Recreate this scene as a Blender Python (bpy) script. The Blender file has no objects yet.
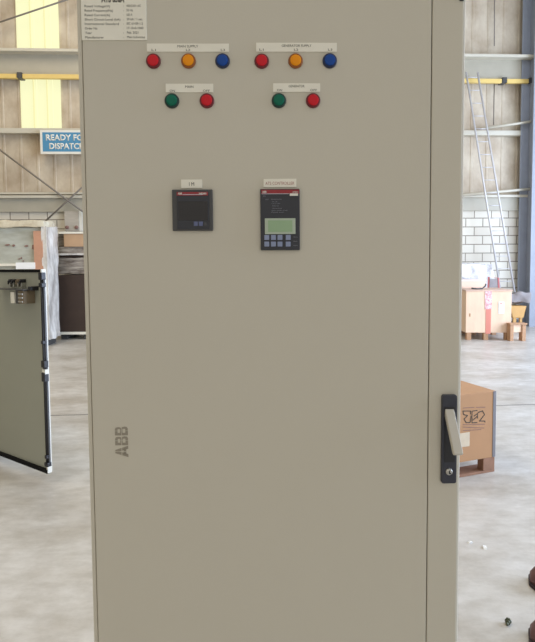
import bpy, bmesh, math, random
from mathutils import Vector, Matrix
random.seed(7)
S = bpy.context.scene
COL = S.collection

# ------------------------------------------------------------------ camera
F = 535.0                       # focal length in pixels of a 535 x 642 frame
PPX, PPY = 267.5, 292.5
PITCH, ROLL = math.atan(30.6 / F), math.radians(0.45)
CAM = Vector((0, 0, 1.5))
cd = bpy.data.cameras.new('camera'); cam = bpy.data.objects.new('camera', cd); COL.objects.link(cam)
cd.sensor_fit = 'VERTICAL'; cd.sensor_height = 36.0; cd.lens = F / 642 * 36
cd.shift_y = -(321 - PPY) / 642
cd.clip_start = 0.05; cd.clip_end = 200
fw = Vector((0, math.cos(PITCH), -math.sin(PITCH)))
r0 = Vector((1, 0, 0)); u0 = r0.cross(fw)
rt = r0 * math.cos(ROLL) - u0 * math.sin(ROLL)
up = rt.cross(fw)
cam.matrix_world = Matrix.Translation(CAM) @ Matrix((rt, up, -fw)).transposed().to_4x4()
S.camera = cam
def ray(px, py): return fw + rt * ((px - PPX) / F) - up * ((py - PPY) / F)
def hit(px, py, p0, n):
    d = ray(px, py); return CAM + d * ((p0 - CAM).dot(n) / d.dot(n))
def G(px, py, z=0.0): return hit(px, py, Vector((0, 0, z)), Vector((0, 0, 1)))
def AT(px, py, Y): return hit(px, py, Vector((0, Y, 0)), Vector((0, 1, 0)))

# ------------------------------------------------------------------ light
S.view_settings.view_transform = 'Standard'; S.view_settings.look = 'None'
S.view_settings.gamma = 1.0; S.view_settings.use_curve_mapping = False
S.view_settings.exposure = 0.0
w = bpy.data.worlds.new('sky'); S.world = w; w.use_nodes = True
bg = w.node_tree.nodes['Background']; bg.inputs[0].default_value = (1.0, 0.955, 0.885, 1); bg.inputs[1].default_value = 0.75
def area(name, loc, rot, sx, sy, power, col):
    l = bpy.data.lights.new(name, 'AREA'); l.shape = 'RECTANGLE'; l.size = sx; l.size_y = sy
    l.energy = power; l.color = col
    o = bpy.data.objects.new(name, l); COL.objects.link(o); o.location = loc; o.rotation_euler = rot
    return o
R = math.radians
area('roof_light_left', (-4.5, 4.5, 8.6), (0, 0, 0), 2.2, 10, 400, (1, .85, .62))
area('roof_light_right', (4.5, 4.5, 8.6), (0, 0, 0), 2.2, 10, 170, (.70, .80, 1.0))
area('daylight_right_door', (8.9, 4.6, 2.6), (0, R(90), 0), 4.6, 9.6, 1650, (.62, .75, 1.0))

# ------------------------------------------------------------------ materials
def s2l(c):
    return tuple(((v / 255) / 12.92 if v / 255 <= .04045 else ((v / 255 + .055) / 1.055) ** 2.4) for v in c)
def mat(name, rgb, rough=.5, metal=0, var=0.0, vscale=4.0, stretch=(1, 1, 1), bump=0.0, bscale=60, rgb2=None, emis=None, spec=.5, alpha=1, coat=0, base=1.0):
    m = bpy.data.materials.new(name); m.use_nodes = True
    nt = m.node_tree; b = nt.nodes['Principled BSDF']
    c1 = s2l(rgb); b.inputs['Roughness'].default_value = rough; b.inputs['Metallic'].default_value = metal
    b.inputs['Base Color'].default_value = (*c1, 1); b.inputs['Specular IOR Level'].default_value = spec
    b.inputs['Coat Weight'].default_value = coat
    tc = nt.nodes.new('ShaderNodeTexCoord'); mp = nt.nodes.new('ShaderNodeMapping')
    nt.links.new(tc.outputs['Object'], mp.inputs[0]); mp.inputs['Scale'].default_value = stretch
    if var or rgb2:
        n = nt.nodes.new('ShaderNodeTexNoise'); n.inputs['Scale'].default_value = vscale; n.inputs['Detail'].default_value = 6
        n.inputs['Roughness'].default_value = .6
        nt.links.new(mp.outputs[0], n.inputs['Vector'])
        cr = nt.nodes.new('ShaderNodeValToRGB'); nt.links.new(n.outputs['Fac'], cr.inputs[0])
        c2 = s2l(rgb2) if rgb2 else tuple(v * (1 - var) for v in c1)
        cr.color_ramp.elements[0].position = .34; cr.color_ramp.elements[1].position = .66
        cr.color_ramp.elements[0].color = (*c2, 1); cr.color_ramp.elements[1].color = (*c1, 1)
        nt.links.new(cr.outputs[0], b.inputs['Base Color'])
    if bump:
        n2 = nt.nodes.new('ShaderNodeTexNoise'); n2.inputs['Scale'].default_value = bscale; n2.inputs['Detail'].default_value = 4
        nt.links.new(mp.outputs[0], n2.inputs['Vector'])
        bp = nt.nodes.new('ShaderNodeBump'); bp.inputs['Strength'].default_value = bump; bp.inputs['Distance'].default_value = .02
        nt.links.new(n2.outputs['Fac'], bp.inputs['Height']); nt.links.new(bp.outputs[0], b.inputs['Normal'])
    if emis:
        b.inputs['Emission Color'].default_value = (*s2l(rgb), 1); b.inputs['Emission Strength'].default_value = emis
    if base < 1: b.inputs['Base Color'].default_value = (*(v * base for v in c1), 1)
    return m

M = dict(
  paint=mat('grey_paint', (203, 197, 180), .42, bump=.04, bscale=420, var=.02, vscale=2),
  paint_shaded=mat('grey_paint_shaded', (158, 160, 146), .38, var=.04, vscale=3),  # same grey paint, darkened to carry the shade on the open door
  black=mat('black_plastic', (34, 34, 37), .45), gasket=mat('rubber_black', (16, 17, 18), .8, spec=.2),
  dgrey=mat('dark_grey_plastic', (72, 72, 72), .5), screen_dark=mat('dark_screen', (33, 30, 30), .25),
  panel=mat('panel_charcoal', (48, 50, 56), .45), bar_red=mat('brand_red', (150, 42, 48), .5),
  lcd=mat('lcd_green', (150, 178, 140), .35), lcdframe=mat('lcd_frame', (180, 192, 172), .4),
  key=mat('key_blue_grey', (138, 148, 176), .5), key2=mat('key_slate', (96, 104, 138), .5), white=mat('white_plastic', (232, 230, 218), .5, var=.04),
  plate=mat('plate_cream', (240, 236, 220), .45, var=.04, vscale=20), ink=mat('ink_dark', (70, 66, 56), .7),
  ink_red=mat('ink_red', (164, 104, 94), .7), pale=mat('ink_pale', (190, 192, 200), .6),
  logo=mat('logo_grey', (150, 142, 126), .5), zinc=mat('zinc', (190, 188, 180), .32, .9),
  lever=mat('lever_grey', (198, 192, 178), .38), seam=mat('seam_shade', (150, 144, 130), .7),
  red=mat('lens_red', (205, 30, 42), .5, spec=.25), amber=mat('lens_amber', (240, 150, 14), .5, spec=.25),
  blue=mat('lens_blue', (24, 72, 150), .5, spec=.25), green=mat('lens_green', (6, 104, 80), .5, spec=.25),
  red_b=mat('bezel_red', (110, 22, 30), .4), amber_b=mat('bezel_amber', (150, 84, 22), .4),
  blue_b=mat('bezel_blue', (22, 38, 74), .4), green_b=mat('bezel_green', (10, 52, 46), .4),
  clad=mat('cladding', (212, 200, 178), .6, vscale=1.6, rgb2=(176, 158, 134), stretch=(1.3, 1, .9)),
  steel=mat('girt_paint', (182, 176, 158), .5, var=.12, vscale=2),
  steel_lip=mat('girt_lip', (208, 202, 184), .5, var=.08, vscale=2),
  column=mat('column_paint', (156, 162, 174), .5, var=.1), yellow=mat('rail_yellow', (232, 202, 122), .5, var=.06),
  sky1=mat('skylight', (255, 255, 204), .5, emis=.86, base=.12), sky2=mat('skylight_lap', (255, 250, 186), .5, emis=.80, base=.12), cable=mat('cable_grey', (128, 120, 110), .6),
  ladder=mat('ladder_aluminium', (206, 204, 204), .45, .2), sign=mat('sign_blue', (74, 140, 178), .45),
  osb=mat('crate_wood', (240, 208, 178), .7, var=.12, vscale=9, stretch=(1, 1, .3)),
  wood=mat('pallet_wood', (190, 148, 112), .75, var=.25, vscale=14), card=mat('cardboard', (190, 146, 106), .8, var=.06, vscale=6),
  card2=mat('cardboard_tan', (196, 162, 128), .8, var=.1), orange=mat('cardboard_orange', (206, 156, 128), .8, var=.1, vscale=8),
  wood2=mat('worn_pallet_wood', (162, 122, 98), .8, var=.2, vscale=14),
  tape=mat('tape_red', (216, 134, 116), .5), paper=mat('paper', (240, 240, 234), .6),
  wrap=mat('stretch_wrap', (242, 240, 234), .22, rgb2=(180, 172, 164), vscale=5, stretch=(1, 1, .5), bump=.7, bscale=9, coat=.4),
  wrap2=mat('wrapped_panel', (196, 200, 190), .3, rgb2=(166, 166, 152), vscale=3, stretch=(.6, 1, 2), bump=.25, bscale=6, coat=.3),
  wrapd=mat('wrap_dark', (176, 168, 156), .25, rgb2=(96, 84, 74), vscale=6, stretch=(.5, 1, 3), bump=.5, bscale=12, coat=.4),
  dbrown=mat('dark_brown_board', (66, 51, 42), .75, var=.15, vscale=5), smudge=mat('smudge_brown', (140, 108, 98), .7),
  tanplastic=mat('mustard_paint', (206, 160, 92), .5, var=.1), sack=mat('grey_sack', (158, 152, 152), .8, var=.25, vscale=5, bump=.5, bscale=14),
  frame_red=mat('frame_red', (190, 112, 112), .6), bluegrey=mat('tape_blue_grey', (126, 124, 128), .5),
  leather=mat('brown_leather', (96, 62, 60), .45, var=.2, vscale=20), sole=mat('shoe_sole', (48, 38, 44), .7),
  ceilm=mat('ceiling_sheet', (190, 186, 176), .7), rust=mat('relay_brown', (126, 112, 90), .6), pebble=mat('bolt_olive', (88, 92, 72), .5, .3),
  chip=mat('chip_white', (240, 240, 236), .8),
)
def floor_material(n, off):
    m = bpy.data.materials.new('concrete_floor'); m.use_nodes = True; nt = m.node_tree; L = nt.links
    b = nt.nodes['Principled BSDF']; N = nt.nodes.new
    tc = N('ShaderNodeTexCoord')
    def noise(scale, det, st):
        mp = N('ShaderNodeMapping'); mp.inputs['Scale'].default_value = st; L.new(tc.outputs['Object'], mp.inputs[0])
        x = N('ShaderNodeTexNoise'); x.inputs['Scale'].default_value = scale; x.inputs['Detail'].default_value = det
        x.inputs['Roughness'].default_value = .65; L.new(mp.outputs[0], x.inputs['Vector']); return x
    a = noise(1.3, 10, (.8, 1.1, 1)); c = noise(9, 12, (.7, 1.3, 1))
    r1 = N('ShaderNodeValToRGB'); L.new(a.outputs['Fac'], r1.inputs[0])
    r1.color_ramp.elements[0].position = .36; r1.color_ramp.elements[1].position = .62
    r1.color_ramp.elements[0].color = (*s2l((184, 177, 165)), 1); r1.color_ramp.elements[1].color = (*s2l((216, 213, 207)), 1)
    r2 = N('ShaderNodeValToRGB'); L.new(c.outputs['Fac'], r2.inputs[0])
    r2.color_ramp.elements[0].position = .38; r2.color_ramp.elements[1].position = .6
    r2.color_ramp.elements[0].color = (.84, .83, .81, 1); r2.color_ramp.elements[1].color = (1, 1, 1, 1)
    mx = N('ShaderNodeMixRGB'); mx.blend_type = 'MULTIPLY'; mx.inputs[0].default_value = 1
    L.new(r1.outputs[0], mx.inputs[1]); L.new(r2.outputs[0], mx.inputs[2])
    # the saw-cut joint across the slab
    dp = N('ShaderNodeVectorMath'); dp.operation = 'DOT_PRODUCT'; L.new(tc.outputs['Object'], dp.inputs[0]); dp.inputs[1].default_value = n
    s = N('ShaderNodeMath'); s.operation = 'SUBTRACT'; L.new(dp.outputs['Value'], s.inputs[0]); s.inputs[1].default_value = off
    ab = N('ShaderNodeMath'); ab.operation = 'ABSOLUTE'; L.new(s.outputs[0], ab.inputs[0])
    lt = N('ShaderNodeMath'); lt.operation = 'LESS_THAN'; L.new(ab.outputs[0], lt.inputs[0]); lt.inputs[1].default_value = .013
    m2 = N('ShaderNodeMixRGB'); L.new(lt.outputs[0], m2.inputs[0]); L.new(mx.outputs[0], m2.inputs[1]); m2.inputs[2].default_value = (*s2l((110, 104, 98)), 1)
    L.new(m2.outputs[0], b.inputs['Base Color'])
    rr = N('ShaderNodeMapRange'); L.new(a.outputs['Fac'], rr.inputs[0]); rr.inputs['To Min'].default_value = .22; rr.inputs['To Max'].default_value = .5
    L.new(rr.outputs[0], b.inputs['Roughness'])
    bp = N('ShaderNodeBump'); bp.inputs['Strength'].default_value = .25; bp.inputs['Distance'].default_value = .01
    L.new(c.outputs['Fac'], bp.inputs['Height']); L.new(bp.outputs[0], b.inputs['Normal'])
    return m
def block_material(off):
    m = bpy.data.materials.new('painted_blocks'); m.use_nodes = True; nt = m.node_tree; L = nt.links; N = nt.nodes.new
    b = nt.nodes['Principled BSDF']; b.inputs['Roughness'].default_value = .6
    tc = N('ShaderNodeTexCoord'); sp = N('ShaderNodeSeparateXYZ'); cb = N('ShaderNodeCombineXYZ')
    L.new(tc.outputs['Object'], sp.inputs[0])
    ad = N('ShaderNodeMath'); ad.operation = 'ADD'; L.new(sp.outputs[0], ad.inputs[0]); ad.inputs[1].default_value = off[0]
    ad2 = N('ShaderNodeMath'); ad2.operation = 'ADD'; L.new(sp.outputs[2], ad2.inputs[0]); ad2.inputs[1].default_value = off[1]
    L.new(ad.outputs[0], cb.inputs[0]); L.new(ad2.outputs[0], cb.inputs[1])
    br = N('ShaderNodeTexBrick'); L.new(cb.outputs[0], br.inputs['Vector'])
    br.inputs['Scale'].default_value = 1; br.inputs['Brick Width'].default_value = .4; br.inputs['Row Height'].default_value = .2
    br.inputs['Mortar Size'].default_value = .011; br.inputs['Mortar Smooth'].default_value = .1
    br.inputs['Color1'].default_value = (*s2l((228, 222, 206)), 1); br.inputs['Color2'].default_value = (*s2l((212, 204, 188)), 1)
    br.inputs['Mortar'].default_value = (*s2l((142, 132, 116)), 1)
    L.new(br.outputs['Color'], b.inputs['Base Color'])
    bp = N('ShaderNodeBump'); bp.inputs['Strength'].default_value = .5; bp.inputs['Distance'].default_value = .008; bp.invert = True
    L.new(br.outputs['Fac'], bp.inputs['Height']); L.new(bp.outputs[0], b.inputs['Normal'])
    return m

# ------------------------------------------------------------------ mesh helpers
class MB:
    def __init__(s): s.b = bmesh.new()
    def box(s, x0, x1, y0, y1, z0, z1, mx=None):
        vs = [s.b.verts.new((x, y, z)) for x in (x0, x1) for y in (y0, y1) for z in (z0, z1)]
        if mx:
            for v in vs: v.co = mx @ v.co
        for f in ((0, 1, 3, 2), (4, 6, 7, 5), (0, 4, 5, 1), (2, 3, 7, 6), (0, 2, 6, 4), (1, 5, 7, 3)):
            s.b.faces.new([vs[i] for i in f])
        return s
    def prism(s, pts, y0, y1, mx=None):
        a = [s.b.verts.new((x, y0, z)) for x, z in pts]; c = [s.b.verts.new((x, y1, z)) for x, z in pts]
        if mx:
            for v in a + c: v.co = mx @ v.co
        n = len(pts); s.b.faces.new(a); s.b.faces.new(c[::-1])
        for i in range(n): s.b.faces.new((a[i], c[i], c[(i + 1) % n], a[(i + 1) % n]))
        return s
    def rrect(s, x0, x1, z0, z1, r, y0, y1, seg=5):
        pts = []
        for cx, cz, a0 in ((x1 - r, z1 - r, 0), (x0 + r, z1 - r, 90), (x0 + r, z0 + r, 180), (x1 - r, z0 + r, 270)):
            for k in range(seg + 1):
                a = R(a0 + 90 * k / seg); pts.append((cx + r * math.cos(a), cz + r * math.sin(a)))
        return s.prism(pts, y0, y1)
    def lathe(s, prof, origin=(0, 0, 0), seg=28):      # prof (radius, -y distance), axis along -y
        rings = []
        for r, d in prof:
            if r < 1e-6: rings.append([s.b.verts.new((origin[0], origin[1] - d, origin[2]))])
            else: rings.append([s.b.verts.new((origin[0] + r * math.cos(2 * math.pi * k / seg), origin[1] - d, origin[2] + r * math.sin(2 * math.pi * k / seg))) for k in range(seg)])
        for A, B in zip(rings, rings[1:]):
            for k in range(seg):
                k2 = (k + 1) % seg
                if len(A) == 1 and len(B) == 1: continue
                if len(B) == 1: s.b.faces.new((A[k], A[k2], B[0]))
                elif len(A) == 1: s.b.faces.new((A[0], B[k2], B[k]))
                else: s.b.faces.new((A[k], A[k2], B[k2], B[k]))
        return s
    def tube(s, pts, r, seg=8):
        pts = [Vector(p) for p in pts]; rings = []
        for i, p in enumerate(pts):
            d = (pts[min(i + 1, len(pts) - 1)] - pts[max(i - 1, 0)]).normalized()
            a = d.orthogonal().normalized() if not rings else (pa - d * pa.dot(d)).normalized()
            pa = a; c = d.cross(a)
            rings.append([s.b.verts.new(p + (a * math.cos(2 * math.pi * k / seg) + c * math.sin(2 * math.pi * k / seg)) * r) for k in range(seg)])
        for A, B in zip(rings, rings[1:]):
            for k in range(seg): s.b.faces.new((A[k], A[(k + 1) % seg], B[(k + 1) % seg], B[k]))
        s.b.faces.new(rings[0][::-1]); s.b.faces.new(rings[-1]); return s
    def build(s, name, m, parent=None, bevel=0, smooth=False, seg=2, mw=None):
        bmesh.ops.recalc_face_normals(s.b, faces=s.b.faces[:])
        me = bpy.data.meshes.new(name); s.b.to_mesh(me); s.b.free()
        me.materials.append(M[m] if isinstance(m, str) else m)
        o = bpy.data.objects.new(name, me); COL.objects.link(o)
        if parent: o.parent = parent
        if mw is not None: o.matrix_world = mw
        if smooth:
            for p in me.polygons: p.use_smooth = True
        if bevel:
            bv = o.modifiers.new('bevel', 'BEVEL'); bv.width = bevel; bv.segments = seg; bv.limit_method = 'ANGLE'
        return o
def thing(name, label, cat, loc=(0, 0, 0), rz=0, group=None):
    o = bpy.data.objects.new(name, None); COL.objects.link(o); o.location = loc; o.rotation_euler = (0, 0, rz)
    return tag(o, label, cat, group)
def tag(o, label, cat, group=None):
    o['label'] = label; o['category'] = cat
    if group: o['group'] = group
    return o
def struct(o): o['kind'] = 'structure'; return o
def lumpy(o, amp, scale, sub=3):
    """subdivide and displace a wrapped shape so its film looks slack and creased"""
    b = bmesh.new(); b.from_mesh(o.data); bmesh.ops.subdivide_edges(b, edges=b.edges[:], cuts=sub * 3, use_grid_fill=True)
    from mathutils import noise
    b.normal_update()
    for v in b.verts:
        v.co += v.normal * (noise.noise(Vector((v.co.x * scale, v.co.y * scale, v.co.z * scale * .6))) * amp)
    for f in b.faces: f.smooth = True
    b.to_mesh(o.data); b.free(); return o
def text_mesh(items, bold=0.0):
    """items: (string, x, z, cap height, align, width or None) -> mesh in the xz plane facing -y"""
    b = bmesh.new()
    for st, x, z, cap, al, wd in items:
        c = bpy.data.curves.new('t', 'FONT'); c.body = st; c.size = cap / .69; c.align_x = 'LEFT'; c.extrude = 0; c.offset = bold * cap
        c.resolution_u = 3
        o = bpy.data.objects.new('t', c); COL.objects.link(o)
        dg = bpy.context.evaluated_depsgraph_get(); me = bpy.data.meshes.new_from_object(o.evaluated_get(dg))
        bpy.data.objects.remove(o)
        xs = [v.co.x for v in me.vertices]
        if xs:
            w0, w1 = min(xs), max(xs); sc = (wd / (w1 - w0)) if wd else 1
            ax = x if al == 'L' else x - (w1 - w0) * sc / 2 if al == 'C' else x - (w1 - w0) * sc
            for v in me.vertices: v.co = Vector((ax + (v.co.x - w0) * sc, 0, z + v.co.y))
            b.from_mesh(me)
        bpy.data.meshes.remove(me)
    return b
def lettering(name, items, m, parent, y, bold=0.0, rot=None):
    if len(items) > 1:
        for it in items: lettering(name, [it], m, parent, y, bold, rot)
        return
    mb = MB(); mb.b.free(); mb.b = text_mesh(items, bold)
    for v in mb.b.verts: v.co.y = y
    # give the print a hair of thickness
    r = bmesh.ops.extrude_face_region(mb.b, geom=mb.b.faces[:])
    for v in [g for g in r['geom'] if isinstance(g, bmesh.types.BMVert)]: v.co.y += .0002
    if rot is not None:
        for v in mb.b.verts: v.co = rot @ v.co
    return mb.build(name, m, parent)

# ------------------------------------------------------------------ the hall
WYAW = R(3.0); WP0 = Vector((0, 12.1, 0))
WU = Vector((math.cos(WYAW), math.sin(WYAW), 0)); WN = Vector((-math.sin(WYAW), math.cos(WYAW), 0))   # WN points away from camera
WM = Matrix.Translation(WP0) @ Matrix.Rotation(WYAW, 4, 'Z')
def W(px, py, d=0.0):          # a picture point on the plane d metres in front of the back wall -> (u, z)
    p = hit(px, py, WP0 - WN * d, WN) - WP0; return p.dot(WU), p.z
a, b_ = G(70, 415), G(515, 405); dv = (b_ - a).normalized(); nn = Vector((-dv.y, dv.x, 0))
fl = MB().box(-14, 12, -14, 15, -.2, 0).build('floor', floor_material(tuple(nn), a.dot(nn))); struct(fl)
struct(MB().box(-14, 12, -5, 15, 9.0, 9.2).build('ceiling', 'ceilm'))
struct(MB().box(-14.2, -14, -9, 15, 0, 9).build('wall_left', 'ceilm'))
wr = MB(); wr.box(9, 9.2, -9, -.3, 0, 9).box(9, 9.2, 9.5, 15, 0, 9).box(9, 9.2, -.3, 9.5, 5, 9)
struct(wr.build('wall_right', 'ceilm'))
for k, x in enumerate((-4.5, 4.5)):
    struct(MB().box(x - 1.2, x + 1.2, -.7, 9.7, 8.93, 8.98).build('window_%d' % (k + 3), 'white'))
zb = (W(20, 212)[1] + W(495, 208)[1]) / 2
bu, bz = W(*(28.7, 212))
struct(MB().box(-14, 9.6, 0, .2, 0, zb).build('wall_back', block_material((-(bu % .4) + .4, -(zb % .2) + .2)), mw=WM))
def ribs(u0, u1, z0, z1, y, pitch=.333, ph=0.0, h=.022, wdt=.02):
    mb = MB(); prof = []
    k = math.ceil((u0 - ph) / pitch); prof.append((u0, y))
    while ph + k * pitch < u1:
        c = ph + k * pitch
        if c - wdt * 2 > u0 and c + wdt * 2 < u1: prof += [(c - wdt * 1.6, y), (c - wdt, y - h), (c + wdt, y - h), (c + wdt * 1.6, y)]
        k += 1
    prof.append((u1, y))
    lo = [mb.b.verts.new((x, yy, z0)) for x, yy in prof]; hi = [mb.b.verts.new((x, yy, z1)) for x, yy in prof]
    for i in range(len(prof) - 1): mb.b.faces.new((lo[i], lo[i + 1], hi[i + 1], hi[i]))
    lb = [mb.b.verts.new((x, .12, z)) for x, z in ((u0, z0), (u1, z0), (u1, z1), (u0, z1))]; mb.b.faces.new(lb)
    return mb
sk_u0, sk_u1 = W(16.3, 48)[0], W(59, 48)[0]
ph = sk_u0 + .36
struct(ribs(-14, 9.6, zb, 9, 0.06, ph=ph, pitch=.36, h=.010).build('wall_back_cladding', 'clad', mw=WM))
sk_ym, sk_yb = W(30, 48)[1], W(30, 127.5)[1]
struct(ribs(sk_u0, sk_u1, sk_ym - .3, 8.6, .035, ph=ph, pitch=.36, h=.018, wdt=.008).build('window_1', 'sky1', mw=WM))
s2a, s2b = W(20, 100)[0], W(60.5, 100)[0]
struct(ribs(s2a, s2b, sk_yb - .05, W(30, 76)[1], .035, ph=s2a + .34, pitch=.34, h=.018, wdt=.008).build('window_2', 'sky1', mw=WM))
for k in (1, 2):
    x = sk_u0 + (sk_u1 - sk_u0) * k / 3; struct(MB().box(x - .012, x + .012, .0, .03, sk_ym - .3, 8.6).build('window_1_lap', 'sky2', mw=WM))
    x = s2a + (s2b - s2a) * k / 3; struct(MB().box(x - .012, x + .012, .0, .03, sk_yb - .05, W(30, 76)[1]).build('window_2_lap', 'sky2', mw=WM))
# horizontal steel girts of the back wall
tn = 0
def girt(pya, pyb, d, m, px=30, u0=-14, u1=9.4):
    global tn; tn += 1
    return struct(MB().box(u0, u1, -d, .03, W(px, pyb, d)[1], W(px, pya, d)[1]).build('trim_%d' % tn, m, bevel=.004, mw=WM))
girt(48, 51, .30, 'steel_lip'); girt(51, 76.5, .10, 'steel'); 
girt(128, 133, .12, 'steel_lip'); girt(195.3, 198, .14, 'steel_lip'); girt(198, 212, .06, 'steel')
girt(192.3, 194.2, .10, 'steel_lip', px=30, u1=W(90, 194)[0])
# yellow crane conductor rail, in lengths with joints
rail = thing('conductor_rail', 'yellow rail with grey joints running across the back wall under the deep grey beam', 'rail', WM @ Vector((0, -.16, W(30, 79)[1])), WYAW)
zr = W(30, 78.6)[1]; us = [-9, W(23, 79)[0], 1.2, W(500.5, 79)[0], W(527, 79)[0], 9.2]
for x0, x1 in zip(us, us[1:]):
    MB().box(x0 + .06, x1 - .06, -.03, .05, -.046, .046).build('rail_segment', 'yellow', rail, bevel=.006)
for x in us[1:-1]:
    MB().box(x - .05, x + .05, -.045, .16, -.04, .075).build('joint_clamp', 'dgrey', rail, bevel=.004)
def rod(name, pa, pb, d, r, m, label=None, cat=None):
    (ua, za), (ub, zb_) = W(*pa, d), W(*pb, d)
    o = MB().tube([(ua, -d, za), (ub, -d, zb_)], r).build(name, m, mw=WM, smooth=True)
    return struct(o) if label is None else tag(o, label, cat)
def ext(pa, pb, k): return (pa[0] + (pb[0] - pa[0]) * k, pa[1] + (pb[1] - pa[1]) * k)
for pa, pb, k0, k1, r in (((0, 22), (60, 2), -.5, 1.6, .018), ((0, 150), (78, 208), -.4, 1.5, .02), ((90, 180), (38, 228), -.3, 1.0, .018),
                          ((487, 128), (535, 121), -.1, 1.4, .03), ((464, 195), (530, 189), -.3, 1.3, .03)):
    tn += 1; rod('trim_%d' % tn, ext(pa, pb, k0), ext(pa, pb, k1), .2, r, 'cable' if pa[0] < 200 else 'steel_lip')
tag(rod('vertical_cable', (494.8, -40), (494.3, 46), .06, .012, 'cable', 'x', 'x'), 'dark vertical cable on the cladding above the deep grey beam at upper right', 'cable')
tag(rod('vertical_cable', (494.3, 83), (493.6, 125), .06, .012, 'cable', 'x', 'x'), 'dark vertical cable below the yellow rail, right of the ladder', 'cable')
# right hand column, an H section standing just in front of the wall
cu0 = W(520.3, 150, .12)[0]; cu1 = cu0 + .40
c = MB(); c.box(cu0 + .1, cu1 + .1, -.46, -.43, 0, 9).box(cu0, cu1, -.13, -.10, 0, 9).box((cu0 + cu1) / 2 - .01, (cu0 + cu1) / 2 + .01, -.43, -.13, 0, 9)
cuo = c.build('steel_column', 'column', mw=WM); tag(cuo, 'blue-grey steel column standing at the right edge in front of the back wall', 'column')
# grey panel box on the blocks, left
u0, z1 = W(64, 211, .12); u1, z0 = W(79.5, 231, .12)
jb = thing('junction_box', 'grey wall box with two dark bolts above the wrapped goods on the left', 'box', WM @ Vector(((u0 + u1) / 2, 0, z0)), WYAW)
hw = (u1 - u0) / 2
MB().box(-hw, hw, -.12, 0, 0, z1 - z0).build('box_body', mat('grey_board', (190, 182, 168), .7, var=.15, vscale=6, stretch=(1, 1, 4)), jb, bevel=.01)
for sx in (-1, 1): MB().lathe([(.04, 0), (.04, .02), (.02, .03), (0, .03)], (sx * (hw - .06), -.12, .08), 12).build('bolt', 'smudge', jb)
MB().box(hw, hw + .05, -.10, 0, 0, z1 - z0).build('edge_strip', 'white', jb)

# dispatch sign fixed to the wall, running on behind the cabinet
u0, z1 = W(40, 130, .2); _, z0 = W(40, 154, .2); sw = (z1 - z0) * 2.25
sg = thing('dispatch_sign', 'blue sign with white border reading READY FOR DISPATCH on the back wall', 'sign', WM @ Vector((u0, -.2, z0)), WYAW)
sh = z1 - z0
MB().box(0, sw, -.01, .02, 0, sh).build('sign_border', 'white', sg)
bw = sh * .1
MB().box(bw, sw - bw, -.014, -.008, bw, sh - bw).build('sign_face', 'sign', sg)
cap = sh * .235
lettering('lettering', [('READY FOR', bw + sh * .14, sh * .57, cap, 'L', sh * 1.78), ('DISPATCH', bw + sh * .27, sh * .21, cap, 'L', sh * 1.46)], 'white', sg, -.0165, bold=.045)
MB().box(.1, .14, .0, .2, sh - .06, sh - .02).build('fixing_bracket', 'zinc', sg); MB().box(sw - .14, sw - .1, .0, .2, sh - .06, sh - .02).build('fixing_bracket', 'zinc', sg)

# long aluminium ladder leaning against the wall
def ladpt(px, py, z_top=5.9):
    # depth grows from .5 m in front of the wall at the floor to .34 m at the top
    d = .6
    for _ in range(6):
        u, z = W(px, py, d); d = .50 - .16 * max(0, min(1, z / z_top))
    return Vector((u, -d, z))
A0, A1 = ladpt(467, 78), ladpt(503.5, 310)
def extend(a, b, z): return a + (b - a) * ((z - a.z) / (b.z - a.z))
B0, B1 = ladpt(478.5, 78), ladpt(516, 300)
Lb, Lt = extend(A0, A1, 0.02), extend(A0, A1, 5.62); Rb, Rt = extend(B0, B1, 0.02), extend(B0, B1, 5.62)
lad = thing('ladder', 'tall aluminium ladder leaning sideways against the back wall on the right', 'ladder', WM @ Vector((Lb.x, Lb.y, 0)), WYAW)
off = Vector((Lb.x, Lb.y, 0))
MB().tube([Lb - off, Lt - off], .022).build('stringer', 'ladder', lad, smooth=True)
MB().tube([Rb - off, Rt - off], .022).build('stringer', 'ladder', lad, smooth=True)
for k in range(20):
    t = (k + .6) / 20
    MB().tube([Lb.lerp(Lt, t) - off, Rb.lerp(Rt, t) - off], .009, 6).build('rung', 'ladder', lad, smooth=True)

# ------------------------------------------------------------------ goods on the left
def locbase(px, py):
    p = G(px, py); return p
# large film-wrapped crate
p = G(46, 346); Yw = p.y; sc = F / Yw
wc = thing('wrapped_crate', 'large film-wrapped grey crate with an orange cardboard edge behind the open cabinet door', 'crate', (p.x, p.y, 0), R(2))
def LX(px, Y): return AT(px, 265, Y).x
def LZ(py, px, Y): return AT(px, py, Y).z
wtop = LZ(227, 20, Yw)
MB().box(-2.2, .0, .02, .48, .14, wtop).build('wrapped_panel', 'wrap2', wc, bevel=.02)
o = MB().box(-.01, .08, -.03, .50, .12, wtop + .02).build('film_corner', 'wrap', wc, bevel=.03); lumpy(o, .045, 5, 4)
o = MB().box(-2.2, .05, -.05, .51, wtop, wtop + .11).build('film_top', mat('film_top', (232, 226, 204), .3, rgb2=(196, 180, 150), vscale=4, bump=.5, bscale=8), wc, bevel=.03); lumpy(o, .05, 4, 4)
MB().box(LX(35, Yw) - p.x, LX(44, Yw) - p.x, -.03, .02, LZ(290, 40, Yw), LZ(231, 40, Yw)).build('cardboard_edge', 'orange', wc, bevel=.004)
MB().box(LX(17, Yw) - p.x, LX(36, Yw) - p.x, -.035, .02, LZ(269, 25, Yw), LZ(262.5, 25, Yw)).build('paper_strip', mat('paper_bright', (250, 252, 252), .6), wc)
MB().box(-2.2, LX(17, Yw) - p.x, -.035, .02, LZ(266, 10, Yw), LZ(263.5, 10, Yw)).build('paper_strip', 'plate', wc)
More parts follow.
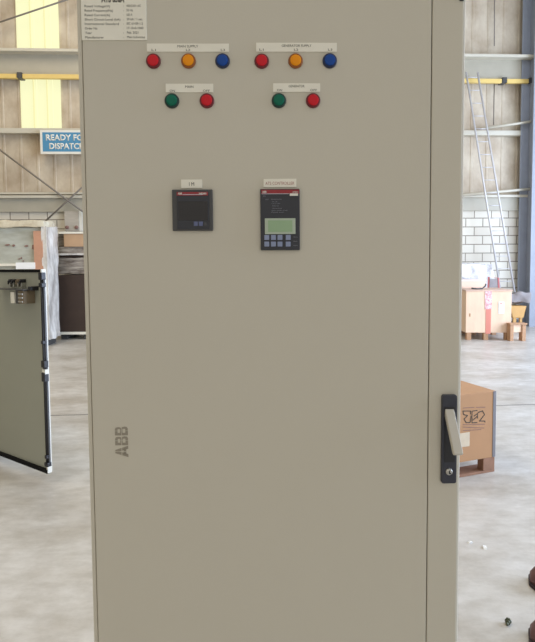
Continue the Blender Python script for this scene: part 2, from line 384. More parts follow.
for k, (x, y, ww, hh) in enumerate(((6, 245, 5, 1.8), (13, 245.5, 3, 2.4), (25, 246, 4, 2), (32.5, 247, 3, 5), (18, 259, 3, 1), (21, 258, 1.5, 2), (22.5, 261, 2, 1.2))):
    x0, x1 = LX(x, Yw) - p.x, LX(x + ww, Yw) - p.x; z0, z1 = LZ(y + hh / 2, x, Yw), LZ(y - hh / 2, x, Yw)
    mb = MB().prism([(x0, z0 + .01), ((x0 + x1) / 2, z0), (x1, (z0 + z1) / 2), (x1 - .02, z1), (x0 + .01, z1 - .01)], .0, .03); mb.build('smudge', 'smudge', wc)
for x in (-2.1, -1.1, -.1):
    MB().box(x, x + .12, .05, .46, 0, .12).build('pallet_runner', 'dgrey', wc)
MB().box(-2.2, .0, .05, .46, .115, .14).build('pallet_deck', 'wood', wc)

# dark brown box on a pallet and the wrapped goods on it
p = G(60, 340); Yd = p.y
x0 = LX(57, Yd); x1 = x0 + 1.1
db = thing('dark_brown_box', 'dark brown box on a pale pallet between the film-wrapped crate and the tall cabinet', 'box', (x0, Yd, 0))
zt = LZ(275, 70, Yd); zb2 = LZ(332, 70, Yd)
MB().box(0, x1 - x0, .02, .8, zb2, zt).build('box_body', 'dbrown', db, bevel=.01)
MB().box(-.02, x1 - x0 + .02, 0, .82, zb2 - .05, zb2).build('pallet_deck', 'plate', db)
for x in (0, .45, .95): MB().box(x, x + .12, .1, .75, 0, zb2 - .05).build('pallet_block', 'dgrey', db)  # dark tone of the blocks imitates the shadow under the pallet
wg = thing('wrapped_goods', 'stack of film-wrapped tan and grey goods on top of the dark brown box', 'goods', (x0, Yd, zt))
def gz(py): return LZ(py, 70, Yd) - zt + .005
def band(name, ya, yb, m, d0=.05, xa=0, xb=1.05, lump=.02, bev=.01):
    o = MB().box(xa, xb, d0, .75, gz(yb), gz(ya)).build(name, m, wg, bevel=bev)
    return lumpy(o, lump, 7, 3) if lump else o
band('wrapped_bale', 258, 274.0, 'wrapd', .03, lump=.02)
band('dark_gap', 255, 258.2, 'dbrown', .10, lump=0)
band('film_fold', 253.6, 255.4, 'wrap', .0, lump=.01)
band('wrapped_bale', 247, 253.6, 'wrapd', .05)
xm = LX(64, Yd) - x0; xn = LX(82, Yd) - x0 + .2
band('tan_carton', 234, 247, 'card2', .02, xm, xn, 0); band('wrapped_bale', 234, 247, 'wrapd', .10, 0, xm - .005, .012)
band('film_top', 231.8, 234, 'plate', .0, -.02, 1.05, .01)

# ------------------------------------------------------------------ open cabinet on the far left
Y1 = 3.6
e_r = AT(49.3, 473, Y1); e_r.z = 0
hinge = Vector((AT(0, 452, 3.97).x, 3.97, 0)); dd = (hinge - e_r).normalized(); hinge = e_r + dd * .83
zdt, zdb = AT(49, 269.7, Y1).z, AT(49, 472.5, Y1).z
oc = thing('open_cabinet', 'light grey electrical cabinet at the far left with its door swung open', 'cabinet', (hinge.x, hinge.y, 0))
Bw = .8
mb = MB(); mb.box(-Bw, 0, .55, .57, .1, zdt - .005).box(-Bw, -Bw + .02, .03, .55, .1, zdt - .005).box(-.02, 0, .03, .55, .1, zdt - .005).box(-Bw, 0, .03, .57, .1, .12).box(-Bw, 0, .03, .57, zdt - .02, zdt - .004)
mb.build('body', 'paint', oc); MB().box(-Bw + .01, -.01, .05, .55, 0, .1).build('plinth', 'dgrey', oc)
# the door: local x from the hinge to the free edge, y = outwards away from the camera
ang = math.atan2(-dd.y, -dd.x)
DM = Matrix.Rotation(ang, 4, 'Z')
dl = .83
def dbuild(mb, name, m, par, **k):
    o = mb.build(name, m, par, **k); return o
dr = MB(); dr.box(.0, dl, .0, .02, zdb, zdt)
door = dr.build('cabinet_door', 'paint_shaded', oc); door.rotation_euler = (0, 0, ang)
def dpt(px, py, d=0.0):        # picture point -> (x along door, z) on the plane d in front of the door's inner face
    n = Vector((-dd.y, dd.x, 0)); n = n if n.y < 0 else -n; q = hit(px, py, e_r + n * d, n) - hinge; return -q.dot(dd), q.z
def dsub(mb, name, m, **k): return mb.build(name, m, door, **k)
dsub(MB().box(dl - .012, dl + .002, -.012, .022, zdb - .004, zdt + .004), 'edge_fold', 'white', bevel=.002)
g = MB(); g.box(0, dl - .012, -.008, .0, zdt - .018, zdt + .002); g.box(0, dl - .001, -.014, 0, zdb - .006, zdb + .022)
g.box(dl - .019, dl - .02, -.01, 0, zdb, zdt); dsub(g, 'gasket', 'gasket')
xr = dpt(43.4, 343, .02)[0]
dsub(MB().tube([(xr, -.02, zdb + .05), (xr, -.02, zdt - .03)], .005), 'lock_rod', 'black', smooth=True)
dsub(MB().box(xr - .006, xr + .012, -.012, -.0, zdb + .05, zdt - .03), 'rod_channel', 'dgrey')
for py in (343, 374.5, 457):
    _, z = dpt(45, py, .03); dsub(MB().box(xr - .012, xr + .01, -.032, 0, z - .012, z + .012), 'rod_guide', 'black', bevel=.003)
for pa, pb in ((272.5, 280), (283, 287.5), (361, 368), (373, 382), (462, 466)):
    z1 = dpt(44, pa, .03)[1]; z0 = dpt(44, pb, .03)[1]
    dsub(MB().box(xr - .016, xr + .022, -.034, 0, z0, z1), 'latch', 'black', bevel=.004)
za, zb3 = dpt(44, 368.2)[1], dpt(44, 372.8)[1]
dsub(MB().box(xr - .014, xr + .024, -.03, 0, zb3, za), 'latch_body', 'white', bevel=.003)
# lamp backs, relay tray
for px in (9, 12.5, 17, 20.5):
    x, z = dpt(px, 281.2, .035); dsub(MB().box(x - .012, x + .012, -.035, 0, z - .010, z + .014).box(x - .006, x + .006, -.045, -.035, z - .022, z + .005), 'contact_block', 'black' if px != 17 else 'rust', bevel=.003)
    dsub(MB().box(x - .006, x + .006, -.03, -.0, z - .04, z - .012), 'terminal', 'zinc')
x0, z0 = dpt(-8, 289, .08); x1, z1 = dpt(28, 287, .06)
dsub(MB().box(max(x0, .02), x1, -.10, -.0, z0, z0 + .006), 'device_shelf', 'dgrey'); dsub(MB().box(x1 - .005, x1 + .03, -.06, 0, z0 - .002, z0 + .026), 'shelf_end', 'black', bevel=.003)
x0, z0 = dpt(12, 303, .08); x1, z1 = dpt(15.3, 292, .08); dsub(MB().box(x0, x1, -.09, 0, z0, z1), 'white_module', 'white', bevel=.002)
x2, _ = dpt(19, 303, .08); x3, _ = dpt(24.3, 303, .08)
dsub(MB().box(x1, x2, -.08, 0, z0 - .003, z1 + .02), 'relay', 'dgrey', bevel=.003); dsub(MB().box(x2, x3, -.085, 0, z0, z1 + .01), 'relay', 'rust', bevel=.003)
for k in range(3): dsub(MB().box(x2 + .006, x3 - .006, -.09, -.08, z0 + .01 + k * .026, z0 + .018 + k * .026), 'terminal', 'zinc')

# ------------------------------------------------------------------ goods on the right
# plywood crate
pb = G(466, 340.0); Yc = pb.y
x0, x1 = LX(466.5, Yc), LX(511, Yc); cw = x1 - x0
cz0, cz1 = LZ(332.5, 490, Yc), LZ(291, 490, Yc)
cr = thing('plywood_crate', 'pale plywood crate with red tape and a white note, on wooden feet by the ladder', 'crate', (x0, Yc, 0), R(-4))
dpth = .8
MB().box(0, cw, 0, dpth, cz0, cz1).build('crate_body', 'osb', cr, bevel=.006)
MB().box(-.015, cw + .015, -.015, dpth + .01, cz1, cz1 + .025).build('crate_lid', mat('lid_wood', (222, 190, 170), .7, var=.15, vscale=8), cr, bevel=.004)
for x in (.02, cw * .40, cw - .11):
    MB().box(x, x + .085, 0, .09, 0, cz0).build('foot', 'wood', cr, bevel=.004); MB().box(x, x + .085, dpth - .09, dpth, 0, cz0).build('foot', 'wood', cr, bevel=.004)
tx0, tx1 = LX(486, Yc) - x0, LX(491, Yc) - x0; zm = LZ(309, 490, Yc)
MB().box(tx0, tx1, -.006, 0, cz0 - .02, zm).build('red_tape', 'tape', cr)
MB().box(tx0 - .02, tx1 + .01, -.007, 0, zm, cz1).build('printed_tape', mat('tape_printed', (236, 226, 228), .5, rgb2=(206, 120, 120), vscale=28), cr)
nx0, nx1 = LX(498.3, Yc) - x0, LX(503.6, Yc) - x0
MB().box(nx0, nx1, -.008, 0, LZ(313.5, 500, Yc), LZ(301.5, 500, Yc)).build('paper_note', 'paper', cr)
MB().box(nx0 + .02, nx1 - .03, -.010, -.008, LZ(303.5, 500, Yc), LZ(302.6, 500, Yc)).build('note_print', 'tape', cr)
MB().box(.06, .085, -.004, 0, cz1 - .48, cz1 - .42).build('knot', 'wood', cr)
# dark strap end lying on the crate
st = MB().tube([(x0 + .14, Yc + .10, cz1 + .05), (x0 + .26, Yc + .12, cz1 + .035), (x0 + .36, Yc + .14, cz1 + .04), (x0 + .42, Yc + .15, cz1 + .09), (x0 + .43, Yc + .15, cz1 + .13)], .014).build('strap_end', 'dgrey', smooth=True)
tag(st, 'short dark curled strap end lying on the plywood crate lid', 'strap')
# box behind it
Yb = Yc + .88; sx0, sx1 = LX(462, Yb) - .3, LX(486, Yb)
sb = thing('pale_carton', 'pale peach carton behind the plywood crate, next to the cabinet edge', 'carton', (sx0, Yb, 0))
zt = LZ(279.5, 475, Yb); MB().box(0, sx1 - sx0, 0, .4, .12, zt - .03).build('carton_body', mat('peach_board', (244, 214, 190), .7, var=.06), sb, bevel=.01)
MB().box(-.01, sx1 - sx0 + .01, -.01, .41, zt - .035, zt).build('carton_lid', mat('peach_lid', (240, 226, 218), .6, var=.06), sb, bevel=.006)
for x in (.02, .3, sx1 - sx0 - .12): MB().box(x, x + .1, .02, .38, 0, .12).build('foot', 'wood', sb)
# red framed mesh board
Yf = Yc + 1.0; fx0, fx1 = LX(487.5, Yf), LX(499.5, Yf); fz1 = LZ(277, 490, Yf)
fb = thing('red_framed_trolley', 'upright trolley back with red frame between the pale carton and the ladder', 'trolley', (fx0, Yf, 0))
t = MB(); t.tube([(0, 0, .15), (0.03, 0, fz1), (fx1 - fx0 - .02, 0, fz1 - .02), (fx1 - fx0 + .04, 0, .15)], .02); t.build('frame', 'frame_red', fb, smooth=True)
MB().prism([(.02, .3), (.05, fz1 - .03), (fx1 - fx0 - .04, fz1 - .04), (fx1 - fx0 + .01, .3)], -.005, .005).build('back_panel', 'sack', fb)
MB().box(-.02, fx1 - fx0 + .06, -.02, .25, .13, .17).build('base_plate', 'frame_red', fb)
for x in (.0, fx1 - fx0): MB().lathe([(0, 0), (.08, 0), (.08, .04), (0, .04)], (0, 0, 0), 16).build('wheel', 'black', fb).matrix_local = Matrix.Translation((x, .16, .08)) @ Matrix.Rotation(R(90), 4, 'Z')
# film-wrapped bundle behind
Yv = Yc + 1.5; vx0, vx1 = LX(455, Yv), LX(493, Yv)
vb = thing('film_wrapped_bundle', 'white film-wrapped bundle behind the pale carton against the block wall', 'bundle', (vx0, Yv, 0))
zt = LZ(263.5, 478, Yv)
o = MB().box(0, vx1 - vx0, 0, .4, .1, zt).build('film', mat('film_white', (236, 236, 238), .2, rgb2=(170, 166, 166), vscale=6, bump=.8, bscale=10, coat=.5), vb, bevel=.04); lumpy(o, .07, 4, 4)
MB().box(.05, vx1 - vx0 - .05, .02, .38, 0, .14).build('pallet', 'wood', vb)
# little wooden stool / offcut bracket
ps = G(509, 341.3); Ys = ps.y; tx0, tx1 = LX(511.5, Ys), LX(529, Ys); tz = LZ(323.3, 516, Ys); tw = tx1 - tx0
stl = thing('wooden_trestle', 'low wooden trestle with two board legs in front of the plywood crate corner', 'stool', (tx0, Ys, 0), R(4))
MB().box(-.01, tw, -.01, .13, tz - .03, tz).build('top_board', 'wood', stl, bevel=.004)
MB().box(0, .065, 0, .12, 0, tz - .03).build('leg', 'wood', stl, bevel=.004); MB().box(tw - .09, tw - .02, 0, .12, 0, tz - .03).build('leg', 'wood', stl, bevel=.004)
MB().box(.065, tw - .09, .03, .05, tz - .17, tz - .03).build('apron', 'osb', stl)
# mustard barrow with a grey sack
Yq = 11.35; qx0, qx1 = LX(511, Yq), LX(527.5, Yq)
bt = thing('mustard_barrow', 'small mustard-coloured barrow behind the crate beside the blue-grey column', 'barrow', (qx0, Yq, 0))
qz0, qz1 = LZ(318, 520, Yq), LZ(306, 520, Yq); qw = qx1 - qx0
MB().prism([(.06, qz0), (qw - .06, qz0), (qw, qz1), (0, qz1)], 0, .36).build('tray', 'tanplastic', bt, bevel=.01)
for x in (.08, qw - .13):
    MB().box(x, x + .05, .02, .07, 0, qz0 + .01).build('leg', 'tanplastic', bt)
    MB().box(x, x + .05, .29, .34, 0, qz0 + .01).build('leg', 'tanplastic', bt)
sk = MB().box(qx0 + .0, qx1 + .08, Yq + .03, Yq + .33, qz1 + .07, LZ(293.5, 520, Yq)).build('grey_sack', 'sack', bevel=.06); lumpy(sk, .07, 6, 4)
tag(sk, 'lumpy grey sack lying on the mustard barrow beside the column', 'sack')

# cardboard box on a pallet, half behind the cabinet
cn = G(494.5, 471.5); rz = R(20)
Fx = Vector((math.cos(rz), math.sin(rz), 0)); 
cbx = thing('cardboard_box', 'brown cardboard box with black arrow print on a wooden pallet beside the cabinet handle', 'box', cn, rz)
Cn = Vector((-math.sin(rz), math.cos(rz), 0))     # into depth
def CB(px, py):
    q = hit(px, py, cn, Cn) - cn; return q.dot(Fx), q.z
bz0 = CB(494, 457)[1]; bz1 = CB(494, 391)[1]; bwid = .62; bdep = .5
MB().box(-bwid, 0, 0, bdep, bz0, bz1).build('carton', 'card', cbx, bevel=.004)
MB().box(-.024, .003, -.003, bdep, bz0 + .002, bz1 - .002).build('edge_tape', 'bluegrey', cbx, bevel=.002)
for x, y in ((-.1, 0), (-.5, 0), (-bwid, 0), (-.34, bdep - .12), (-bwid, bdep - .12)):
    if 1: MB().box(x, x + .1, y, y + .06, .018, bz0).build('pallet_block', 'wood2', cbx, bevel=.003)
for y in (0, bdep - .12): MB().box(-bwid, 0, y, y + .12, 0, .018).build('pallet_board', 'wood2', cbx, bevel=.002)
# print: hexagonal arrow mark, a boxed arrow, the 2-like arrow, and text lines
def path_print(par, pts, wd, y, m='ink', name='arrow_print'):
    mb = MB()
    for pl in pts:
        P = [Vector((*CB(*q), 0)) for q in pl]
        for A, B in zip(P, P[1:]):
            d = (B - A).normalized(); n = Vector((-d.y, d.x, 0)) * wd / 2; A2, B2 = A - d * wd * .4, B + d * wd * .4
            mb.prism([(A2.x + n.x, A2.y + n.y), (B2.x + n.x, B2.y + n.y), (B2.x - n.x, B2.y - n.y), (A2.x - n.x, A2.y - n.y)], y - .0012, y)
    return mb.build(name, m, par)
path_print(cbx, [[(463, 411), (470.5, 411), (470.5, 414)], [(463, 411), (463.5, 414.5), (467.5, 415.5), (464, 419), (466, 422.5), (470, 422.5), (471, 416)],
                 [(472, 411.3), (472, 422.8), (477, 422.5)], [(472.5, 411), (477, 410.5)], [(474, 416), (477.5, 413.5), (477.5, 418)],
                 [(478, 412.5), (482.5, 410.8), (484.5, 414.5), (479.5, 421), (484.8, 421), (484.8, 422)], [(473, 420), (477, 416.5)]], .006, -.0005)
for ln in ([(463, 408), (474, 407.3)], [(476, 407.3), (485, 407.2)], [(463, 424.6), (484.5, 424.2)], [(463, 427), (484, 428)], [(463, 430.5), (481, 429.5)]): path_print(cbx, [ln], .004, -.0005, 'smudge', 'text_print')
q0, q1 = CB(456, 448), CB(469.5, 432)
MB().box(q0[0], q1[0], -.0025, 0, q0[1], q1[1]).build('tape_patch', mat('clear_tape', (222, 206, 180), .3, var=.1, vscale=20), cbx)

# ------------------------------------------------------------------ small things on the floor
p = G(508, 624)
pbm = thing('bolt', 'small dark bolt lying on the pale floor near the lower right', 'bolt', p, R(-35)); pbm.scale = (.8, .8, .8)
o = MB().lathe([(0, 0), (.011, 0), (.012, .004), (.012, .011), (.007, .012), (.007, .026), (0, .027)], (0, .0, .012), 10).build('shank', 'pebble', pbm)
o = MB().lathe([(0, -.008), (.017, -.008), (.017, 0), (0, 0)], (0, .0, .014), 6).build('head', 'pebble', pbm)
flakes = ((470, 543, 'white flake on the floor nearest the cabinet edge at right'), (485, 548, 'white flake on the floor right of the other flake, larger of the two'))
for k, (x, y, lb) in enumerate(flakes):
    p = G(x, y); mb = MB(); s_ = .008 + k * .003
    mb.prism([(-s_ * 1.6, 0), (s_ * 1.2, 0), (s_ * 1.7, .004), (s_ * .3, .008), (-s_, .005)], -s_ * .7, s_ * .8)
    o = mb.build('paint_flake', 'chip'); o.location = p; o.rotation_euler = (0, 0, .3 + k); tag(o, lb, 'flake')
# two brown shoes, toes just inside the frame at the right edge
def shoe(p, rz, label):
    t = thing('brown_shoe', label, 'shoe', p, rz)
    t.scale = (1.15, 1.25, 1.2)
    L_ = .29
    def prof(x):      # half width, top height over the length (0 toe .. 1 heel)
        wv = .058 * (1 - (1 - min(x / .14, 1)) ** 2) ** .5 if x < .14 else .058 - .012 * math.sin((x - .14) / .86 * math.pi) - (0.018 * max(0, (x - .88) / .12) ** 2)
        hv = .06 + .02 * min(1, x / .35) + .03 * max(0, (x - .35) / .65)
        if x < .12: hv *= (.45 + .55 * (x / .12) ** .6)
        return max(wv, .004), hv
    for name, z0f, z1f, grow, m in (('sole', 0, .018, 1.06, 'sole'), ('upper', .017, None, 1.0, 'leather')):
        b = bmesh.new(); rings = []
        n = 18
        for i in range(n + 1):
            x = i / n; wv, hv = prof(x); wv *= grow; ring = []
            if z1f is not None: pts = [(-wv, z0f), (wv, z0f), (wv, z1f), (-wv, z1f)]
            else:
                pts = [(-wv * .98, z0f)] + [(-wv * math.cos(a), z0f + (hv - z0f) * math.sin(a) ** .7) for a in [math.pi * k / 8 for k in range(1, 8)]] + [(wv * .98, z0f)]
            rings.append([b.verts.new((x * L_ - (.003 if z1f else 0), y, z)) for y, z in pts])
        for A, B in zip(rings, rings[1:]):
            for k in range(len(A)): b.faces.new((A[k], A[(k + 1) % len(A)], B[(k + 1) % len(A)], B[k]))
        b.faces.new(rings[0][::-1]); b.faces.new(rings[-1]); mb = MB(); mb.b.free(); mb.b = b
        mb.build(name, m, t, smooth=(name == 'upper'), bevel=.003 if name == 'sole' else 0)
    for k in range(3):
        x = .12 + k * .022; _, hv = prof(x / L_); MB().tube([(x, -.028, hv - .006), (x + .004, 0, hv + .004), (x, .028, hv - .006)], .0025, 6).build('lace', 'sole', t, smooth=True)
    b2 = MB(); pts = []
    for k in range(16):
        a_ = 2 * math.pi * k / 16; pts.append((.215 + .05 * math.cos(a_), .027 * math.sin(a_)))
    vs = [[b2.b.verts.new((x * 1.0, y * g_, prof(min(1, x / L_))[1] + dz)) for x, y in pts] for g_, dz in ((1.12, -.012), (1.0, .004), (.85, .004))]
    for A, B in zip(vs, vs[1:]):
        for k in range(16): b2.b.faces.new((A[k], A[(k + 1) % 16], B[(k + 1) % 16], B[k]))
    b2.b.faces.new(vs[-1]); b2.build('collar', 'sole', t)
    return t
p = G(530.5, 590); shoe((p.x + .012, p.y + .03, 0), R(-6), 'brown leather shoe at the right edge, the one farther from the camera')
p = G(532.5, 650); shoe((p.x + .008, p.y + .035, 0), R(-6), 'brown leather shoe at the lower right corner, the nearer of the two')

# ------------------------------------------------------------------ the tall control cabinet
CYAW = R(1.3); CP0 = Vector((0, 1.15, 0))
CU = Vector((math.cos(CYAW), math.sin(CYAW), 0)); CN = Vector((-math.sin(CYAW), math.cos(CYAW), 0))
def C(px, py, d=0.0):
    q = hit(px, py, CP0 - CN * d, CN) - CP0; return q.dot(CU), q.z
uL = (C(77, 5)[0] + C(93.2, 640)[0]) / 2; uR = (C(465.6, 5)[0] + C(458.2, 640)[0]) / 2
ctl = thing('control_cabinet', 'tall light grey electrical control cabinet with indicator lights, meter and side handle', 'cabinet', CP0, CYAW)
TOP = C(270, 0)[1] + .10; D = .5
MB().box(uL, uR, .012, D, .1, TOP).build('body', 'paint', ctl, bevel=.003)
MB().box(uL + .01, uR - .01, .03, D - .02, 0, .1).build('plinth', 'dgrey', ctl)
ul = uL + .0100
us_ = (C(432.5, 5)[0] + C(425.8, 640)[0]) / 2
gap = .0009
MB().box(uL + .0005, ul - gap, .0, .014, .105, TOP - .006).build('hinge_strip', 'paint', ctl, bevel=.0018)
door_p = MB().box(ul, us_ - gap, -.001, .014, .105, TOP - .006).build('door_panel', 'paint', ctl, bevel=.0022)
hs = MB().box(us_ + gap, uR - .0045, -.001, .014, .105, TOP - .006).build('handle_stile', 'paint', ctl, bevel=.0022)
MB().box(uR - .0038, uR, .002, .014, .105, TOP - .006).build('edge_strip', mat('edge_highlight', (232, 230, 222), .35), ctl, bevel=.0012)  # paler colour paints in the highlight along the right edge
MB().box(uL + .002, uR - .002, .0105, .0125, .106, TOP - .008).build('seam_shade_sheet', 'seam', ctl)  # sheet behind the door gaps, its colour stands in for seam shade
u, z = C(461.5, -2.5); MB().rrect(u - .005, u + .005, z - .008, z + .03, .003, -.006, .0).build('hinge_cap', 'black', ctl)

Y0 = -.001
# rating plate
pa, pz1 = C(81.6, 20); pb_, _ = C(146.8, 20); _, pz0 = C(115, 40.7)
npz1 = C(115, 0)[1] + .030
npo = MB().box(pa, pb_, Y0 - .0022, Y0, pz0, npz1).build('rating_plate', 'plate', ctl, bevel=.0006)
def PX(px, py): return C(px, py, .002)
capz = .0046
items = []
rows = (('Rated Voltage(V)', '400/230V AC', 7.2, 110, 141), ('Rated Frequency(Hz)', '50 Hz', 11.6, 113, 133), ('Rated Current(A)', '630 A', 16.1, 110, 132.5),
        ('Short Circuit Level (kA)', '50 kA / 1 sec.', 20.5, 120.5, 143), ('International Standard', 'IEC 61439-1-2', 24.9, 119, 143), ('Order No', '17-10-0-1000', 29.4, 97.5, 143.5),
        ('Year', 'Feb. 2021', 33.9, 92, 138.5), ('Manufacturer', 'Main Industries', 38.4, 104, 145))
for k, (l, r_, y, xe, xr_) in enumerate(rows):
    x0, z = PX(84.7 + .1 * k, y + .3); x1, _ = PX(xe, y); items.append((l, x0, z, capz, 'L', x1 - x0))
    x0, z = PX(126.6 + .1 * k, y); x1, _ = PX(xr_, y); items.append((r_, x0, z, capz, 'L', x1 - x0))
    x0, _ = PX(123.6, y); items.append((':', x0, z, capz * .8, 'L', None))
lettering('plate_text', items, 'ink', npo, Y0 - .0024, bold=.0)
x0, z = PX(101.5, 2.3); x1, _ = PX(124.5, 2.3)
lettering('plate_title', [('ATS 630A', x0, z, .0135, 'L', x1 - x0)], 'ink', npo, Y0 - .0024, bold=.055)

def label_plate(x0, x1, y0, y1, texts, m='ink'):
    a, zt_ = C(x0, y0); b, zb_ = C(x1, y1)
    o = MB().box(a, b, Y0 - .0018, Y0, zb_, zt_).build('label_plate', 'plate', ctl, bevel=.0004)
    its = []
    for s, tx, ty, ch, wpx in texts:
        u, z = C(tx, ty); its.append((s, u, z, ch, 'C', (wpx / F * 1.15) if wpx else None))
    lettering('label_text', its, m, o, Y0 - .002, bold=.0); return o
label_plate(147, 229, 43.9, 52.3, [('MAIN SUPPLY', 188, 48.0, .0048, 20), ('L1', 154, 51.5, .0042, 4), ('L2', 188.3, 51.5, .0042, 4), ('L3', 223, 51.5, .0042, 4)])
label_plate(256, 336.5, 43.1, 52.3, [('GENERATOR SUPPLY', 296.5, 47.4, .0048, 29), ('L1', 261.5, 51.2, .0042, 4), ('L2', 296, 51.2, .0042, 4), ('L3', 330, 51.2, .0042, 4)])
label_plate(165.8, 213.3, 84, 92.8, [('MAIN', 189.5, 88.3, .0048, 8), ('ON', 172.5, 92.2, .0042, 5), ('OFF', 206.5, 92.2, .0042, 6.5)])
label_plate(273, 320, 83.6, 92.3, [('GENERATOR', 296.5, 87.7, .0048, 15.5), ('ON', 279.5, 91.5, .0042, 5), ('OFF', 313.5, 91.5, .0042, 6.5)])
label_plate(181.2, 202.3, 179.7, 188.2, [('I M', 191.8, 186.0, .0075, 5)])
label_plate(263.5, 296.2, 179, 187.3, [('ATS CONTROLLER', 279.8, 184.9, .0062, 28.5)], 'ink_red')

def lamp(px, py, c):
    u, z = C(px, py, .007); r = .0143
    t = bpy.data.objects.new('indicator_light', None); COL.objects.link(t); t.parent = ctl; t.location = (u, Y0, z)
    t['label'] = {'red': 'red', 'amber': 'amber yellow', 'blue': 'blue', 'green': 'green'}[c] + ' indicator light'
    MB().lathe([(0, 0), (r + .001, 0), (r + .001, .003), (r, .0055), (r * .86, .0065), (r * .8, .0055), (0, .0055)], seg=36).build('bezel', c + '_b', t, smooth=True).data
    MB().lathe([(r * .80, .005), (r * .80, .0072), (r * .74, .0084), (r * .5, .0088), (0, .009)], seg=36).build('lens', c, t, smooth=True)
for px, py, c in ((153, 60.3, 'red'), (188.2, 60.2, 'amber'), (222.4, 60.2, 'blue'), (261.7, 60.4, 'red'), (295.7, 60.2, 'amber'), (330, 60, 'blue'),
                  (171.6, 100.2, 'green'), (206.7, 100.2, 'red'), (279, 100, 'green'), (313.3, 100, 'red')): lamp(px, py, c)

def rect(px0, px1, py0, py1, d=.0):
    a, zt_ = C(px0, py0, d); b, zb_ = C(px1, py1, d); return a, b, zb_, zt_
# power meter
a, b, z0, z1 = rect(171.9, 213.0, 189.6, 230.6, .008)
mt = MB().box(a, b, -.009, 0, z0, z1).build('power_meter', 'dgrey', ctl, bevel=.0015)
def sub(name, m, R4, y0, y1, par, bev=0): a, b, z0, z1 = R4; return MB().box(a, b, y0, y1, z0, z1).build(name, m, par, bevel=bev)
sub('meter_face', 'panel', rect(176.8, 209.2, 191.6, 228.8, .01), -.0115, -.008, mt, .0008)
sub('brand_bar', 'bar_red', rect(176.6, 208, 192.1, 195.4, .012), -.0125, -.0113, mt)
sub('bar_line', 'pale', rect(182.5, 203, 194.3, 194.8, .012), -.0129, -.0124, mt)
x0, z = C(177.8, 194.6, .012); x1, _ = C(182, 194.6, .012); x2, _ = C(199, 194.6, .012); x3, _ = C(206.5, 194.6, .012)
lettering('brand_text', [('ABB', x0, z, .0042, 'L', x1 - x0), ('IM300', x2, z, .0036, 'L', x3 - x2)], 'white', mt, -.0128, bold=.03)
sub('screen', 'screen_dark', rect(178.2, 207.8, 201.3, 220.3, .012), -.0122, -.0113, mt)
for k in range(2): sub('meter_key', 'key2', rect(193.8 + k * 5, 197.8 + k * 5, 221.6, 225.9, .012), -.0128, -.0113, mt, .0005)
sub('meter_key', 'dgrey', rect(204, 206.5, 222.5, 225.5, .012), -.0124, -.0113, mt, .0004)
# transfer switch controller
a, b, z0, z1 = rect(260.2, 299.9, 189.0, 250, .008)
ct = MB().box(a, b, -.009, 0, z0, z1).build('switch_controller', 'panel', ctl, bevel=.0015)
sub('brand_bar', 'bar_red', rect(261.4, 299.1, 189.7, 193.7, .01), -.0102, -.0088, ct)
x0, z = C(262.3, 192.9, .01); x1, _ = C(266.5, 192.9, .01); x2, _ = C(292.5, 192.6, .01); x3, _ = C(298, 192.6, .01)
lettering('brand_text', [('ABB', x0, z, .0042, 'L', x1 - x0), ('ATS021', x2, z, .0028, 'L', x3 - x2)], 'white', ct, -.0106, bold=.03)
sub('white_tag', 'white', rect(289.7, 298.0, 193.4, 195.8, .01), -.0112, -.0088, ct)
sub('bar_line', 'pale', rect(261.6, 289, 193.6, 194.0, .01), -.0104, -.0088, ct)
its = []
for s, xa, xb, y, cp in (('ATS', 263, 265.6, 196.7, .0028), ('LED', 265.5, 268.5, 199.9, .0022), ('INDICATIONS', 271.3, 281.5, 199.9, .0022), ('LN1 OK', 271.8, 277.5, 202.2, .002), ('LN2 ON', 271.8, 280, 204, .002),
                     ('Alarm', 272, 278.5, 206.3, .002), ('Communicate', 272, 282, 208.7, .002), ('Auto mode on/off', 271.5, 287.5, 210.9, .002), ('Manual mode', 271.5, 284, 212.7, .002)):
    u, z = C(xa, y, .01); u1, _ = C(xb, y, .01); its.append((s, u, z, cp, 'L', u1 - u))
for k in range(3):
    u, z = C(293.5, 237.5 + k * 4.2, .01); u1, _ = C(297.5, 0 + 237, .01); its.append(('Menu', u, z, .002, 'L', u1 - u))
lettering('panel_text', its, mat('ink_mid', (140, 140, 150), .6), ct, -.0096)
sub('lcd_frame', 'lcdframe', rect(264.8, 295.5, 218.4, 234.0, .01), -.0105, -.0088, ct, .0006)
sub('lcd_screen', 'lcd', rect(268.0, 292.4, 220.4, 231.8, .011), -.0112, -.0104, ct)
for r_ in range(2):
    for k, x in enumerate((264.3, 271.0, 277.5, 285.7)):
        sub('controller_key', 'key', rect(x, x + 4.9, 235.0 + r_ * 6.6, 239.9 + r_ * 6.6, .01), -.0112, -.0088, ct, .0007)
# swing handle
a, b, z0, z1 = rect(442.3, 456.1, 395, 483.2, .008)
hd = MB().rrect(a, b, z0, z1, .005, -.010, 0).build('swing_handle', mat('handle_black', (52, 54, 64), .45), ctl, bevel=.0015)
sub('recess', 'black', rect(444.5, 454.5, 407, 462, .01), -.0112, -.009, hd)
u, z = C((442.3 + 456.1) / 2, 472, .012)
MB().lathe([(.0075, -.001), (.0075, .002), (.006, .0035), (0, .0035)], (u, -.010, z), 20).build('lock_cylinder', 'zinc', hd, smooth=True)
MB().box(u - .0012, u + .0012, -.0142, -.0134, z - .004, z + .004).box(u + .001, u + .004, -.0142, -.0134, z - .004, z - .002).build('keyhole', 'black', hd)
ut0, zt0 = C(445.0, 409, .012); ut1, _ = C(454.3, 409, .012)
ub0, zb0 = C(454.2, 454.5, .066); ub1, _ = C(463.8, 454.5, .066)
b = bmesh.new()
y_t, y_b = -.012, -.066
um = ((ub0 + ub1) - (ut0 + ut1)) / 2
th = .011
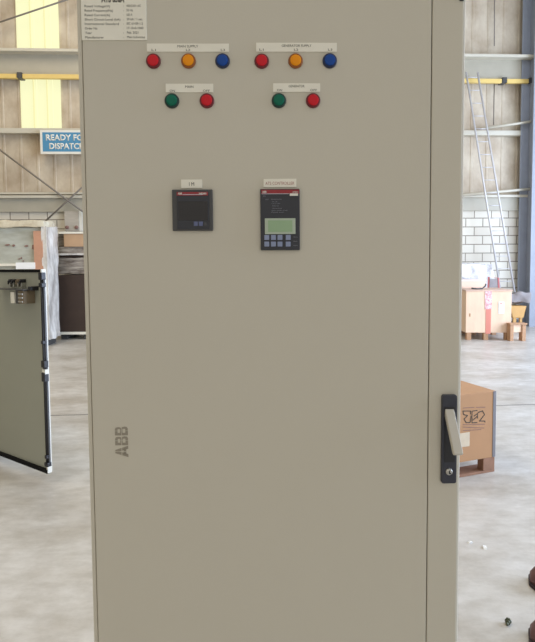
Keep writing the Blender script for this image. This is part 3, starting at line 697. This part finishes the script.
dvv = Vector((0, y_b - y_t, zb0 - zt0)).normalized(); nv = Vector((0, dvv.z, -dvv.y)); nv = nv if nv.y > 0 else -nv
sec = []
for t in (0, .08, .5, .94, 1):
    ca, cb = ut0 + (ub0 - ut0) * t, ut1 + (ub1 - ut1) * t
    cc = Vector((0, y_t + (y_b - y_t) * t, zt0 + (zb0 - zt0) * t)); k = .8 if t in (0, 1) else 1.0
    mid, hw_ = (ca + cb) / 2, (cb - ca) / 2 * (.93 if t in (0, 1) else 1)
    sec.append([b.verts.new(Vector((mid + sx * hw_, 0, 0)) + cc + nv * (q * th * k)) for sx, q in ((-1, 0), (1, 0), (1, 1), (-1, 1))])
for A, B in zip(sec, sec[1:]):
    for k in range(4): b.faces.new((A[k], A[(k + 1) % 4], B[(k + 1) % 4], B[k]))
b.faces.new(sec[0][::-1]); b.faces.new(sec[-1])
mb = MB(); mb.b.free(); mb.b = b
lv = mb.build('lever', 'lever', hd, bevel=.0018)
# maker's mark, three upright letters each cut by a cross, printed reading upwards
def polyclip(poly, ax, lim, keep):
    out = []
    for i in range(len(poly)):
        P, Q = poly[i], poly[(i + 1) % len(poly)]
        ip, iq = (P[ax] - lim) * keep >= 0, (Q[ax] - lim) * keep >= 0
        if ip: out.append(P)
        if ip != iq:
            t = (lim - P[ax]) / (Q[ax] - P[ax]); out.append((P[0] + (Q[0] - P[0]) * t, P[1] + (Q[1] - P[1]) * t))
    return out
def strokes(l):
    if l == 'A': return [[(0, 0), (.27, 0), (.5, .72), (.5, 1), (.36, 1)], [(1, 0), (.73, 0), (.5, .72), (.5, 1), (.64, 1)], [(.2, .16), (.8, .16), (.74, .36), (.26, .36)]]
    return [[(0, 0), (.27, 0), (.27, 1), (0, 1)], [(.27, 0), (.75, 0), (.75, .2), (.27, .2)], [(.27, .42), (.72, .42), (.72, .6), (.27, .6)], [(.27, .8), (.7, .8), (.7, 1), (.27, 1)],
            [(.75, 0), (.93, .08), (.97, .28), (.9, .45), (.72, .52), (.72, .42), (.72, .36), (.72, .2)], [(.7, .8), (.7, .6), (.72, .5), (.88, .58), (.92, .75), (.86, .94), (.7, 1)]]
mb = MB()
lu0, _ = C(115.3, 440); lu1, _ = C(128.2, 440); _, lz0 = C(122, 457); _, lz1 = C(122, 426.2)
Wd = lz1 - lz0; H = lu1 - lu0; 
for i, (ch, s0, s1) in enumerate((('A', 0, .37), ('B', .39, .685), ('B', .71, 1))):
    for st_ in strokes(ch):
        for kx in (-1, 1):
            for ky in (-1, 1):
                q = polyclip(st_, 0, .5 + .025 * kx, kx)
                if len(q) > 2: q = polyclip(q, 1, .5 + .025 * ky, ky)
                if len(q) > 2:
                    pts = [(lu1 - y * H, lz0 + (s0 + (s1 - s0) * x) * Wd) for x, y in q]
                    mb.prism(pts, -.0016, -.0008)
mb.build('maker_mark', 'logo', ctl)
